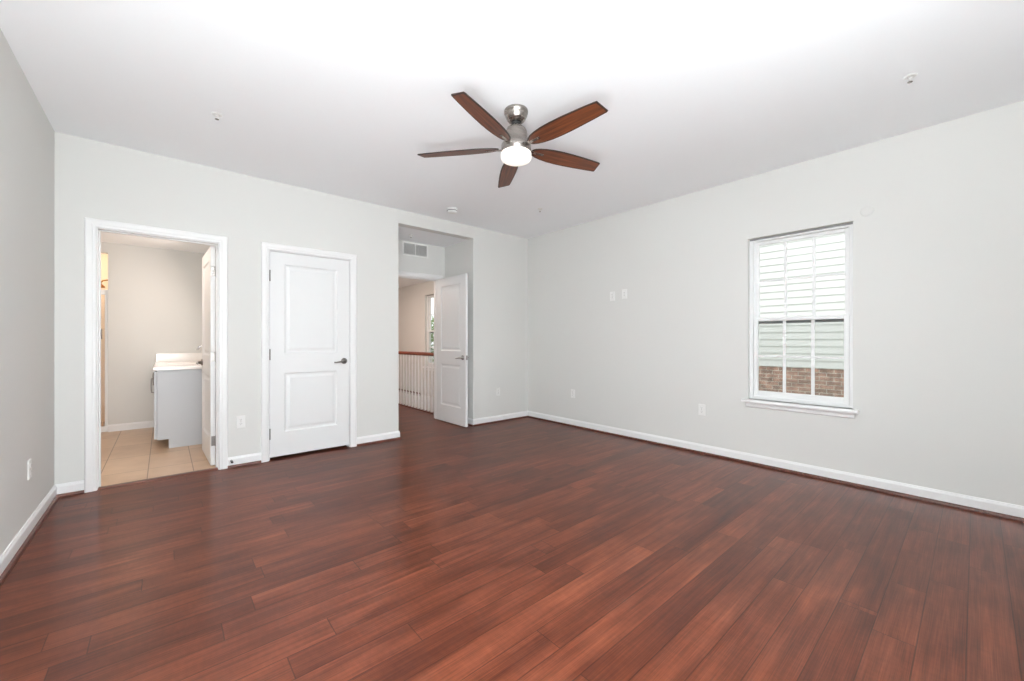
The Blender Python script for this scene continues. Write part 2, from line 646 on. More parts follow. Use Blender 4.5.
# floors
mb = MB()
mb.box(-T, W + T, D - T, 0.03, -0.12, 0)
mb.box(1.2, 2.62, 0.03, 0.86, -0.12, 0)
mb.box(2.62, 3.955, 0.03, 5.2, -0.12, 0)
struct(mb, 'floor', HW, 'red-brown hardwood plank floor of the empty bedroom and hallway', 'floor')
mb = MB()
mb.box(-0.95, 1.2, 0.03, 3.75, -0.12, 0.004)
struct(mb, 'floor_bathroom', TILE, 'beige tile floor seen through the bathroom doorway', 'floor')
mb = MB()
mb.prism([(-0.012, 0), (0.045, 0), (0.045, 0.008), (0.038, 0.013), (0.0, 0.013), (-0.012, 0.004)],
         lambda u, v: (BX0, u, v), lambda u, v: (BX1, u, v))
struct(mb, 'trim_1', SHOE, 'dark wood threshold strip between hardwood and bathroom tile', 'threshold')

# ceilings
mb = MB()
mb.box(-T, W + T, D - T, T, H, H + 0.12)
struct(mb, 'ceiling', CEIL, 'white painted bedroom ceiling around the fan', 'ceiling')
mb = MB()
mb.box(-1.0, 1.24, T, 3.8, HC, HC + 0.1)
struct(mb, 'ceiling_bathroom', CEIL, 'bathroom ceiling above the doorway opening', 'ceiling')
mb = MB()
mb.box(2.55, W + T, 0.86, 5.3, HC, HC + 0.1)
struct(mb, 'ceiling_hallway', CEIL, 'hallway ceiling beyond the entry door', 'ceiling')
mb = MB()
mb.box(NX0 - 0.05, NX1 + 0.05, T, 0.8, NH, NH + 0.1)
struct(mb, 'ceiling_alcove', CEIL, 'low ceiling of the recessed entry alcove', 'ceiling')

# walls
mb = MB()
mb.solid([-T, BX0, BX1, CX0, CX1, NX0, NX1, W], [0, T], [0, DH, NH, H],
         lambda x, y, z: not ((BX0 < x < BX1 and z < DH) or (CX0 < x < CX1 and z < DH) or (NX0 < x < NX1 and z < NH)))
struct(mb, 'wall_back', WALL, 'light grey wall holding both white doorways and the entry alcove', 'wall')
mb = MB()
mb.box(-T, 0, D - T, 0, 0, H)
struct(mb, 'wall_left', WALL, 'grey side wall at the left edge of the photo', 'wall')
mb = MB()
mb.solid([W, W + 0.15], [D - T, WY0, WY1, HWY0, HWY1, 5.3], [-2.8, WZ0, WZ1, H],
         lambda x, y, z: not ((WY0 < y < WY1 or HWY0 < y < HWY1) and WZ0 < z < WZ1))
struct(mb, 'wall_right', WALL, 'long light grey wall with the bedroom window', 'wall')
mb = MB()
mb.solid([0, 0.8, 2.3, W], [D - T, D], [0, 0.65, 1.9, H],
         lambda x, y, z: not (0.8 < x < 2.3 and 0.65 < z < 1.9))  # window opening made up for the lamp outside it
struct(mb, 'wall_front', WALL, 'grey wall behind the camera with a window opening added for light', 'wall')
mb = MB()
mb.solid([NX0 - T, EX0, EX1, NX1 + T], [NY, NY + T], [0, EH, NH + 0.1], lambda x, y, z: not (EX0 < x < EX1 and z < EH))
struct(mb, 'wall_alcove_back', WALL, 'grey wall above the entry door carrying the air return grille', 'wall')
mb = MB()
mb.box(NX0 - T, NX0, T, NY, 0, NH + 0.1)
struct(mb, 'wall_alcove_left', WALL, 'hidden side wall of the entry alcove', 'wall')
mb = MB()
mb.box(NX1, NX1 + T, T, NY, 0, NH + 0.1)
struct(mb, 'wall_alcove_right', WALL, 'shaded grey side wall of the alcove behind the open entry door', 'wall')
# closet box
mb = MB()
mb.box(1.16, 1.24, T, 2.84, 0, 2.6)
struct(mb, 'wall_bathroom_right', WALL, 'bathroom side wall behind the open bathroom door', 'wall')
mb = MB()
mb.box(1.24, NX0 - T, 0.86, 0.94, 0, 2.6)
mb.box(1.24, NX0 - T, T, 0.86, 2.5, 2.6)
struct(mb, 'wall_closet', WALL, 'inside of the closet behind its shut door', 'wall')
# bathroom far wall and shower recess
mb = MB()
mb.solid([-1.03, -0.95, 0.077, 1.16], [2.76, 2.84], [0, 2.30, 2.5], lambda x, y, z: x > 0.077 or x < -0.95 or z > 2.30)
struct(mb, 'wall_bathroom_back', WALL, 'warmly lit bathroom wall behind the grey vanity', 'wall')
mb = MB()
mb.box(-1.03, -0.95, T, 2.76, 0, 2.5)
struct(mb, 'wall_bathroom_left', WALL, 'bathroom wall hidden past the doorway edge', 'wall')
mb = MB()
mb.box(-1.03, -0.95, 2.84, 3.75, 0, 2.5)
mb.box(-1.03, 0.16, 3.75, 3.83, 0, 2.5)
mb.box(0.08, 0.16, 2.84, 3.75, 0, 2.5)
struct(mb, 'wall_shower', SHOWER, 'tan tiled walls of the shower recess in the bathroom', 'wall')
# hallway shell
mb = MB()
mb.box(2.50, 2.62, 0.86, 5.3, 0, 2.6)
struct(mb, 'wall_hallway_left', WALL, 'hallway wall hidden by the alcove edge', 'wall')
mb = MB()
mb.box(2.50, W, 5.2, 5.3, -2.8, 2.6)
struct(mb, 'wall_hallway_back', WALL, 'end wall of the hallway beyond the stairwell', 'wall')
mb = MB()
mb.box(3.955, W, 0.95, 1.05, -2.8, 2.6)
mb.box(3.87, 3.955, 0.95, 5.2, -2.8, -0.12)
struct(mb, 'wall_stairwell', WALL, 'near wall of the stairwell beside the railing', 'wall')
mb = MB()
mb.box(3.9, W, 0.95, 5.3, -2.9, -2.8)
struct(mb, 'floor_stairwell', HW, 'lower landing at the foot of the stairwell', 'floor')
mb = MB()
mb.box(W - 0.022, W, 3.43, 5.2, -0.045, 0.035, 0.006)
struct(mb, 'trim_2', SHOE, 'dark wood strip along the stairwell wall seen between the balusters', 'trim')

# baseboards (profile: out from wall, up)
BASE = [(0, 0), (0.014, 0), (0.014, 0.074), (0.011, 0.082), (0.007, 0.086), (0.006, 0.092), (0, 0.095)]
SHO = [(0.014, 0), (0.030, 0), (0.030, 0.008), (0.027, 0.016), (0.021, 0.021), (0.014, 0.022)]


def runs(segs):
    """segs: (axis, wall coordinate, out sign, from, to)"""
    a, b = MB(), MB()
    for ax, wc, sg, p0, p1 in segs:
        for m_, prof in ((a, BASE), (b, SHO)):
            if ax == 'y':      # wall plane Y = wc, runs along X
                m_.prism(prof, lambda u, v: (p0, wc + sg * u, v), lambda u, v: (p1, wc + sg * u, v))
            else:
                m_.prism(prof, lambda u, v: (wc + sg * u, p0, v), lambda u, v: (wc + sg * u, p1, v))
    return a, b


CW, RV = 0.066, 0.006     # casing width, reveal
bx_l, bx_r = BX0 - RV - CW, BX1 + RV + CW
cx_l, cx_r = CX0 - RV - CW, CX1 + RV + CW
for nm, tn, segs, lab in (
        ('baseboard_back', 'trim_3', [('y', 0, -1, 0, bx_l), ('y', 0, -1, bx_r, cx_l), ('y', 0, -1, cx_r, NX0 + 0.012), ('y', 0, -1, NX1 - 0.012, W),
                                      ('x', NX0, 1, -0.012, NY), ('x', NX1, -1, -0.012, NY)], 'along the wall with the doors'),
        ('baseboard_left', 'trim_4', [('x', 0, 1, D, 0)], 'along the left side wall'),
        ('baseboard_right', 'trim_5', [('x', W, -1, D, 0)], 'along the window wall'),
        ('baseboard_front', 'trim_6', [('y', D, 1, 0, W)], 'along the wall behind the camera')):
    a, b = runs(segs)
    struct(a, nm, TRIM, 'white baseboard ' + lab, 'baseboard')
    struct(b, tn, SHOE, 'dark shoe moulding on the floor ' + lab, 'shoe moulding')
mb = MB()
for (p0, p1) in ((0.077, 0.66),):
    mb.prism(BASE, lambda u, v: (p0, 2.76 - u, v), lambda u, v: (p1, 2.76 - u, v))
mb.prism(BASE, lambda u, v: (1.16 - u, T, v), lambda u, v: (1.16 - u, 1.2, v))
struct(mb, 'baseboard_bathroom', TRIM, 'white baseboard under the far bathroom wall', 'baseboard')

# casings -----------------------------------------------------------
CAS = [(0, 0), (0, 0.011), (0.006, 0.015), (0.020, 0.016), (0.026, 0.020), (0.046, 0.021), (0.056, 0.021), (0.062, 0.018), (0.066, 0.012), (0.066, 0)]


def casing(mb, x0, x1, zt, ywall, sg):
    """mitred colonial casing round an opening x0..x1, top zt on the plane Y = ywall, projecting sg"""
    a, b, t = x0 - RV, x1 + RV, zt + RV
    mb.prism(CAS, lambda u, v: (a - u, ywall + sg * v, 0), lambda u, v: (a - u, ywall + sg * v, t + u))
    mb.prism(CAS, lambda u, v: (b + u, ywall + sg * v, 0), lambda u, v: (b + u, ywall + sg * v, t + u))
    mb.prism(CAS, lambda u, v: (a - u, ywall + sg * v, t + u), lambda u, v: (b + u, ywall + sg * v, t + u))


def jamb(mb, x0, x1, zt, y0, y1, stop):
    """thin lining boards and a door stop"""
    g = 0.004
    mb.box(x0 - g, x0 + 0.001, y0 - 0.001, y1 + 0.001, 0, zt)
    mb.box(x1 - 0.001, x1 + g, y0 - 0.001, y1 + 0.001, 0, zt)
    mb.box(x0 - g, x1 + g, y0 - 0.001, y1 + 0.001, zt - 0.001, zt + g)
    if stop:
        s0, s1 = stop
        mb.box(x0, x0 + 0.011, s0, s1, 0, zt, 0.002)
        mb.box(x1 - 0.011, x1, s0, s1, 0, zt, 0.002)
        mb.box(x0, x1, s0, s1, zt - 0.011, zt, 0.002)


for nm, x0, x1, yw, sides, stop, lab in (
        ('trim_7', BX0, BX1, 0, (0,), (0.045, 0.082), 'white casing and jamb of the bathroom doorway'),
        ('trim_8', CX0, CX1, 0, (0,), (0.040, 0.075), 'white casing round the shut closet door'),
        ('trim_9', EX0, EX1, NY, (0,), (0.79, 0.82), 'white casing and jamb of the entry doorway inside the alcove')):
    mb = MB()
    zt = EH if yw else DH
    casing(mb, x0, x1, zt, yw, -1)
    jamb(mb, x0, x1, zt, yw, yw + T, stop)
    struct(mb, nm, TRIM, lab, 'door casing')

# doors ---------------------------------------------------------------


def door_slab(w_, h_, t_):
    """two-panel moulded door: X 0..w, Y -t/2..t/2, Z 0..h"""
    mb = MB()
    st = w_ * 0.165
    px0, px1 = st, w_ - st
    panels = ((0.235, 0.825), (1.015, h_ - 0.115))
    xs = [0, px0, px1, w_]
    zs = [0, panels[0][0], panels[0][1], panels[1][0], panels[1][1], h_]
    for sg in (-1, 1):
        y = sg * t_ / 2

        def q(a, b, c, d):
            P = [(a[0], a[2], a[1]), (b[0], b[2], b[1]), (c[0], c[2], c[1]), (d[0], d[2], d[1])]
            if sg > 0: P = P[::-1]
            mb.quad(*P)
        for i in range(3):
            for k in range(5):
                if i == 1 and k in (1, 3):
                    continue
                q((xs[i], zs[k], y), (xs[i + 1], zs[k], y), (xs[i + 1], zs[k + 1], y), (xs[i], zs[k + 1], y))
        for z0, z1 in panels:
            rings = [(0, 0), (0.005, -0.003), (0.012, -0.009), (0.020, -0.010), (0.030, -0.010), (0.050, -0.004), (0.056, -0.0035)]
            for (i0, d0), (i1, d1) in zip(rings, rings[1:]):
                A = [(px0 + i0, z0 + i0), (px1 - i0, z0 + i0), (px1 - i0, z1 - i0), (px0 + i0, z1 - i0)]
                B = [(px0 + i1, z0 + i1), (px1 - i1, z0 + i1), (px1 - i1, z1 - i1), (px0 + i1, z1 - i1)]
                for k in range(4):
                    j = (k + 1) % 4
                    q((*A[k], y + sg * d0), (*A[j], y + sg * d0), (*B[j], y + sg * d1), (*B[k], y + sg * d1))
            i1, d1 = rings[-1]
            q((px0 + i1, z0 + i1, y + sg * d1), (px1 - i1, z0 + i1, y + sg * d1), (px1 - i1, z1 - i1, y + sg * d1), (px0 + i1, z1 - i1, y + sg * d1))
    a, b = -t_ / 2, t_ / 2
    mb.quad((0, a, 0), (0, a, h_), (0, b, h_), (0, b, 0))
    mb.quad((w_, a, 0), (w_, b, 0), (w_, b, h_), (w_, a, h_))
    mb.quad((0, a, h_), (w_, a, h_), (w_, b, h_), (0, b, h_))
    mb.quad((0, a, 0), (0, b, 0), (w_, b, 0), (w_, a, 0))
    return mb


def lever(root, x, z, t_, sg, dirx, m):
    """round rose and lever on face sg of a door, lever pointing dirx; the rose is a sub-part"""
    mb = MB()
    y0 = sg * t_ / 2
    mb.lathe([(0.0, sg * 0.03), (0.010, sg * 0.03), (0.011, sg * 0.055), (0.0, sg * 0.055)], 16, (x, y0, z), 'y')
    pts = [(x, y0 + sg * 0.046, z), (x + dirx * 0.02, y0 + sg * 0.048, z - 0.001), (x + dirx * 0.055, y0 + sg * 0.049, z - 0.006),
           (x + dirx * 0.09, y0 + sg * 0.047, z - 0.011), (x + dirx * 0.115, y0 + sg * 0.045, z - 0.010)]
    mb.tube(pts, [0.010, 0.0105, 0.009, 0.0075, 0.006], 10)
    h = mb.build('door_handle', m, root)
    r = MB()
    r.lathe([(0.032, 0), (0.033, sg * 0.006), (0.029, sg * 0.012), (0.018, sg * 0.016), (0.014, sg * 0.034), (0.0, sg * 0.034)], 28, (x, y0, z), 'y')
    r.build('rose', m, h)
    tag(h, 'brushed nickel lever handle')
    return h


def hinge(root, x, y, z, m, leafx=0.0, leafy=0.028):
    mb = MB()
    mb.lathe([(0.0, -0.048), (0.0062, -0.048), (0.0062, 0.048), (0.0, 0.048)], 12, (x, y, z))
    for zz in (-0.05, 0.05):
        mb.lathe([(0.0, -0.004), (0.005, -0.004), (0.007, 0.0), (0.005, 0.004), (0.0, 0.004)], 12, (x, y, z + zz))
    if leafy:
        mb.box(x - 0.0015 + leafx, x + 0.001 + leafx, min(y, y + leafy), max(y, y + leafy), z - 0.045, z + 0.045)
    return tag(mb.build('hinge', m, root), 'grey metal door hinge')


DT = 0.035
# closet door, shut: hinged on the left, face just inside the casing
GAP = 0.028
d = empty('door_2', (CX0 + 0.004, 0.004 + DT / 2, GAP))
tag(d, 'shut white two-panel closet door between bathroom doorway and alcove', 'door', kind='structure')
dw = CX1 - CX0 - 0.009
door_slab(dw, DH - GAP - 0.005, DT).build('panel', DOOR, d)
lever(d, dw - 0.056, 0.925, DT, -1, -1, DARKNI)
for z in (0.23, 1.01, 1.785):
    hinge(d, 0.0, -DT / 2 - 0.004, z, DARKNI, 0, 0)
mb = MB()
mb.box(dw + 0.0045, dw + 0.010, -DT / 2 - 0.0045, 0.01, 0.90, 0.955)
tag(mb.build('strike_plate', DARKNI, d), 'small metal strike plate')

# bathroom door, open ninety degrees into the bathroom, hinged on the right jamb
dw = BX1 - BX0 - 0.009
d = empty('door_1', (BX1 - 0.010, T + 0.006, 0.016), PI / 2 + math.radians(1.6))
tag(d, 'white bathroom door swung open inside the bathroom', 'door', kind='structure')
s = door_slab(dw, DH - 0.016 - 0.005, DT)
s.build('panel', DOOR, d, Matrix.Translation((0, DT / 2, 0)))
# local +Y faces world -X, the side seen through the doorway
def shift_y(o, dy):
    o.location.y += dy
shift_y(lever(d, dw - 0.066, 0.93, DT, 1, -1, DARKNI), DT / 2)
shift_y(lever(d, dw - 0.066, 0.93, DT, -1, -1, DARKNI), DT / 2)
for z in (0.225, 1.01, 1.805):
    mb = MB()
    mb.lathe([(0.0, -0.048), (0.0062, -0.048), (0.0062, 0.048), (0.0, 0.048)], 12, (-0.004, -0.004, z))
    mb.box(-0.0016, 0.0, 0.0, 0.030, z - 0.045, z + 0.045)
    tag(mb.build('hinge', DARKNI, d), 'grey metal door hinge')

# entry door, open into the room at the right of the alcove
dw = EX1 - EX0 - 0.012
d = empty('door_3', (EX1 - 0.006, NY - 0.024, 0.014), -PI / 2)
tag(d, 'white two-panel entry door standing open in the alcove', 'door', kind='structure')
door_slab(dw, EH - 0.014 - 0.003, DT).build('panel', DOOR, d, Matrix.Translation((0, -DT / 2, 0)))
# local -Y faces world -X
shift_y(lever(d, dw - 0.068, 0.93, DT, -1, -1, DARKNI), -DT / 2)
shift_y(lever(d, dw - 0.068, 0.93, DT, 1, -1, DARKNI), -DT / 2)
for z in (0.225, 1.01, 1.805):
    mb = MB()
    mb.lathe([(0.0, -0.048), (0.0062, -0.048), (0.0062, 0.048), (0.0, 0.048)], 12, (-0.004, 0.004, z))
    mb.box(-0.0016, 0.0, -0.030, 0.0, z - 0.045, z + 0.045)
    tag(mb.build('hinge', DARKNI, d), 'grey metal door hinge')
mb = MB()
mb.box(dw - 0.0005, dw + 0.0012, -DT * 0.85, -DT * 0.15, 0.90, 0.96)
tag(mb.build('latch_plate', DARKNI, d), 'small metal latch plate')

# windows -------------------------------------------------------------


def window(name, label, y0, y1, z0, z1, stool=True):
    """double-hung vinyl window, three panes wide, set in the wall X = W"""
    r = empty(name, (W, (y0 + y1) / 2, z0))
    tag(r, label, 'window', kind='structure')
    inv = Matrix.Translation((-W, -(y0 + y1) / 2, -z0))

    def P(mb, nm, m, par=r):
        return mb.build(nm, m, par, inv)
    F0, F1 = W + 0.048, W + 0.128        # vinyl unit depth
    mb = MB()
    fw = 0.030
    mb.box(F0, F1, y0 - 0.002, y0 + fw, z0, z1, 0.003)
    mb.box(F0, F1, y1 - fw, y1 + 0.002, z0, z1, 0.003)
    mb.box(F0, F1, y0 + fw, y1 - fw, z1 - fw, z1 + 0.002, 0.003)
    mb.box(F0, F1, y0 + fw, y1 - fw, z0 - 0.002, z0 + 0.034, 0.003)
    for yy in (y0 + fw, y1 - fw - 0.006):           # sash track lips
        mb.box(F0 + 0.036, F0 + 0.042, yy, yy + 0.006, z0 + 0.03, z1 - fw)
    P(mb, 'window_frame', VINYL)
    zm = 1.376
    yl, yr = y0 + fw + 0.002, y1 - fw - 0.002

    def sash(nm, x0, x1, za, zb, low):
        m_ = MB()
        sw = 0.036
        rb = 0.052 if low else 0.034
        rt = 0.034
        m_.box(x0, x1, yl, yl + sw, za, zb, 0.004)
        m_.box(x0, x1, yr - sw, yr, za, zb, 0.004)
        m_.box(x0, x1, yl + sw - 0.002, yr - sw + 0.002, za, za + rb, 0.004)
        m_.box(x0, x1, yl + sw - 0.002, yr - sw + 0.002, zb - rt, zb, 0.004)
        s_ = P(m_, nm, VINYL)
        ga, gb, gz0, gz1 = yl + sw, yr - sw, za + rb, zb - rt
        xm = (x0 + x1) / 2
        g = MB()
        g.quad((xm, ga - 0.003, gz0 - 0.003), (xm, gb + 0.003, gz0 - 0.003), (xm, gb + 0.003, gz1 + 0.003), (xm, ga - 0.003, gz1 + 0.003))
        P(g, 'glass', GLASS, s_)
        u = MB()
        mw = 0.0125
        for k in (1, 2):
            yy = ga + (gb - ga) * k / 3
            u.box(xm - 0.005, xm + 0.005, yy - mw, yy + mw, gz0 - 0.002, gz1 + 0.002, 0.002)
        zz = (gz0 + gz1) / 2
        u.box(xm - 0.0045, xm + 0.0045, ga - 0.002, gb + 0.002, zz - 0.009, zz + 0.009, 0.002)
        P(u, 'muntin', VINYL, s_)
        return s_
    sash('upper_sash', F0 + 0.043, F0 + 0.072, zm - 0.017, z1 - fw + 0.004, False)
    lo = sash('lower_sash', F0 + 0.008, F0 + 0.037, z0 + 0.030, zm + 0.017, True)
    k = MB()
    k.box(F0 + 0.000, F0 + 0.030, (y0 + y1) / 2 - 0.02, (y0 + y1) / 2 + 0.02, zm + 0.016, zm + 0.024, 0.003)
    P(k, 'sash_lock', VINYL, lo)
    sc = MB()
    sc.quad((F1 - 0.003, y0 + fw, z0 + 0.03), (F1 - 0.003, y1 - fw, z0 + 0.03), (F1 - 0.003, y1 - fw, zm - 0.012), (F1 - 0.003, y0 + fw, zm - 0.012))
    tag(P(sc, 'insect_screen', MESH), 'fine grey insect mesh over the lower half')
    sf = MB()
    sf.box(F1 - 0.010, F1 - 0.002, y0 + fw, y1 - fw, zm - 0.040, zm - 0.012, 0.001)
    tag(P(sf, 'screen_rail', RAILG), 'dark top rail of the insect screen')
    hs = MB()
    hs.box(F0 - 0.006, F0 + 0.004, y0 + 0.003, y1 - 0.003, z1 - 0.016, z1 - 0.001, 0.001)  # grey strip put in for the shadow line under the window head
    tag(P(hs, 'head_shadow', HEADSHADOW), 'thin grey strip painting the shadow along the window head')
    if stool:
        sl = MB()
        prof = [(-0.052, 0.0), (-0.052, 0.012), (-0.046, 0.022), (-0.036, 0.024), (0.05, 0.024), (0.05, 0.0)]
        ya, yb = y0 - 0.038, y1 + 0.042
        n0 = [(-0.052, 0.0), (-0.052, 0.012), (-0.046, 0.022), (-0.036, 0.024), (0.0, 0.024), (0.0, 0.0)]
        sl.prism(n0, lambda u, v: (W + u, ya, z0 - 0.024 + v), lambda u, v: (W + u, yb, z0 - 0.024 + v))
        sl.box(W - 0.001, F0 + 0.01, y0, y1, z0 - 0.024, z0, 0)
        P(sl, 'window_sill', TRIM)
        ap = MB()
        apf = [(0, 0), (-0.010, 0.002), (-0.016, 0.010), (-0.017, 0.030), (-0.020, 0.040), (-0.026, 0.046), (-0.026, 0.052), (0, 0.052)]
        ap.prism(apf, lambda u, v: (W + u, y0 - 0.010, z0 - 0.076 + v), lambda u, v: (W + u, y1 + 0.012, z0 - 0.076 + v))
        P(ap, 'apron', TRIM)
    return r


window('window_1', 'white double-hung bedroom window with sill, looking onto the next house', WY0, WY1, WZ0, WZ1)
window('window_2', 'bright hallway window partly hidden by the open entry door', HWY0, HWY1, WZ0, WZ1)

# ceiling fan ------------------------------------------------------------
FX, FY = 2.436, -2.470
fan = empty('ceiling_fan', (FX, FY, H))
tag(fan, 'five-blade walnut and brushed nickel ceiling fan with lit glass shade', 'ceiling fan')
mb = MB()
mb.lathe([(0.0, 0.0), (0.080, 0.0), (0.082, -0.006), (0.080, -0.022), (0.076, -0.024), (0.076, -0.036), (0.066, -0.058), (0.052, -0.074), (0.038, -0.080), (0.0, -0.080)], 40)
mb.build('canopy', NICKEL, fan)
mb = MB()
mb.lathe([(0.0, -0.072), (0.034, -0.078), (0.031, -0.092), (0.022, -0.104), (0.0135, -0.106), (0.0135, -0.140), (0.0, -0.140)], 24)
tag(mb.build('downrod', BLACK, fan), 'dark hanger ball and rod')
mb = MB()
mb.lathe([(0.0, -0.108), (0.030, -0.108), (0.048, -0.114), (0.064, -0.126), (0.074, -0.146), (0.080, -0.180), (0.084, -0.216), (0.090, -0.224), (0.099, -0.232), (0.101, -0.242), (0.101, -0.282), (0.097, -0.290), (0.0, -0.290)], 48)
mb.build('motor_housing', NICKEL, fan)
mb = MB()
mb.lathe([(0.093, -0.286), (0.101, -0.290), (0.104, -0.298), (0.104, -0.324), (0.098, -0.336), (0.083, -0.344), (0.055, -0.348), (0.0, -0.350)], 48)
tag(mb.build('light_shade', SHADE, fan), 'lit frosted white glass drum')
BZ = 2.488 - H


def blade_mesh():
    """outline in local X (radius), Y; +Y is the counter-clockwise side"""
    top = [(0.118, 0.018), (0.135, 0.032), (0.165, 0.045), (0.21, 0.056), (0.27, 0.064), (0.34, 0.067), (0.42, 0.066), (0.50, 0.062), (0.58, 0.057), (0.672, 0.050), (0.682, 0.046)]
    bot = [(0.668, -0.047), (0.655, -0.050), (0.58, -0.057), (0.50, -0.062), (0.42, -0.066), (0.34, -0.067), (0.27, -0.064), (0.21, -0.056), (0.165, -0.045), (0.135, -0.032), (0.118, -0.018)]
    out = [(x * 1.015, y) for x, y in top + bot]
    mb = MB()
    t = 0.0035
    k = len(out)
    cx = 0.40

    def inset(p, e):
        return (p[0] - (0.008 if p[0] > 0.6 else (-0.008 if p[0] < 0.14 else 0)), p[1] - math.copysign(e, p[1]))
    n = len(mb.v)
    for z in (-t, t):
        for p in out:
            mb.v.append((p[0], p[1], z))
        for p in out:
            q = inset(p, 0.007)
            mb.v.append((q[0], q[1], z))
    for i in range(k):
        j = (i + 1) % k
        mb.cur = 1
        mb.face((n + i, n + j, n + 2 * k + j, n + 2 * k + i))
        mb.face((n + j, n + i, n + k + i, n + k + j))
        mb.face((n + 2 * k + i, n + 2 * k + j, n + 3 * k + j, n + 3 * k + i))
    mb.cur = 0
    half = len(top)
    for i in range(half - 1):     # strips across the blade
        a, b = i, i + 1
        c, d_ = k - 1 - (i + 1), k - 1 - i
        mb.face((n + k + a, n + k + b, n + k + c, n + k + d_))
        mb.face((n + 3 * k + d_, n + 3 * k + c, n + 3 * k + b, n + 3 * k + a))
    return mb


PITCH = math.radians(13)
for i in range(5):
    a = math.radians(-158.6 + 72 * i)
    bl = blade_mesh().build('blade', [BLADE, BLADE_EDGE], fan)
    bl.location = (0, 0, BZ)
    # clockwise side higher: roll about the blade's own axis
    bl.rotation_euler = (Matrix.Rotation(a, 3, 'Z') @ Matrix.Rotation(-PITCH, 3, 'X')).to_euler()
    br = MB()
    br.box(0.085, 0.132, -0.016, 0.016, -0.010, -0.003, 0.002)
    br.box(0.125, 0.215, -0.010, 0.010, -0.0075, -0.0034, 0.0015)
    for (sx, sy) in ((0.15, 0.0), (0.20, 0.0)):
        br.lathe([(0.0, -0.0105), (0.004, -0.0100), (0.005, -0.0075), (0.0, -0.0075)], 10, (sx, sy, 0))
    tag(br.build('blade_bracket', NICKEL, bl), 'brushed nickel blade bracket')

# ceiling fittings ---------------------------------------------------------


def sprinkler(loc, label):
    r = empty('fire_sprinkler', loc)
    r.scale = (0.85, 0.85, 0.85)
    tag(r, label, 'sprinkler', 'fire sprinkler heads')
    mb = MB()
    mb.lathe([(0.0, 0.0), (0.036, 0.0), (0.036, -0.003), (0.030, -0.007), (0.018, -0.009), (0.016, -0.004), (0.0, -0.004)], 28)
    mb.build('escutcheon', PLASTIC, r)
    mb = MB()
    mb.lathe([(0.0, -0.003), (0.009, -0.003), (0.009, -0.018), (0.006, -0.022), (0.0, -0.022)], 14)
    for sx in (-1, 1):
        mb.tube([(sx * 0.009, 0, -0.012), (sx * 0.013, 0, -0.024), (sx * 0.009, 0, -0.036), (0, 0, -0.040)], 0.0022, 8)
    mb.build('sprinkler_body', PLASTIC, r)
    mb = MB()
    mb.lathe([(0.0, -0.040), (0.014, -0.040), (0.015, -0.042), (0.0, -0.043)], 16)
    mb.build('deflector', NICKEL, r)
    return r


sprinkler((0.898, -1.082, H), 'small white fire sprinkler on the ceiling above the bathroom doorway')
sprinkler((3.964, -4.267, H), 'small fire sprinkler on the ceiling nearest the window wall')
sprinkler((3.999, -1.131, H), 'small fire sprinkler on the ceiling right of the fan, near the corner')
sprinkler((3.106, 0.402, NH), 'small fire sprinkler under the alcove ceiling in front of the grille')

sm = empty('smoke_detector', (3.215, -0.44, H))
tag(sm, 'round white smoke detector on the ceiling in front of the alcove', 'smoke detector')
mb = MB()
mb.lathe([(0.0, 0), (0.066, 0), (0.067, -0.010), (0.060, -0.012), (0.0, -0.012)], 32)
mb.build('mounting_plate', PLASTIC, sm)
mb = MB()
mb.lathe([(0.0, -0.012), (0.058, -0.012), (0.061, -0.018), (0.060, -0.034), (0.052, -0.044), (0.030, -0.047), (0.0, -0.048)], 32)
mb.build('housing', PLASTIC, sm)
mb = MB()
mb.lathe([(0.061, -0.021), (0.0625, -0.023), (0.0625, -0.027), (0.061, -0.029)], 32, cap=False)
mb.build('sensor_slot', SLOT, sm)

mb = MB()
mb.lathe([(0.0, -0.004), (0.034, -0.004), (0.038, -0.003), (0.040, 0.0), (0.0, 0.0)], 32, (0, 0, 0), 'x')
o = mb.build('cover_plate', WALL)
o.location = (W, -3.954, 2.208)
tag(o, 'small round blank cover plate on the wall beside the window top', 'cover plate')

# wall plates ----------------------------------------------------------------


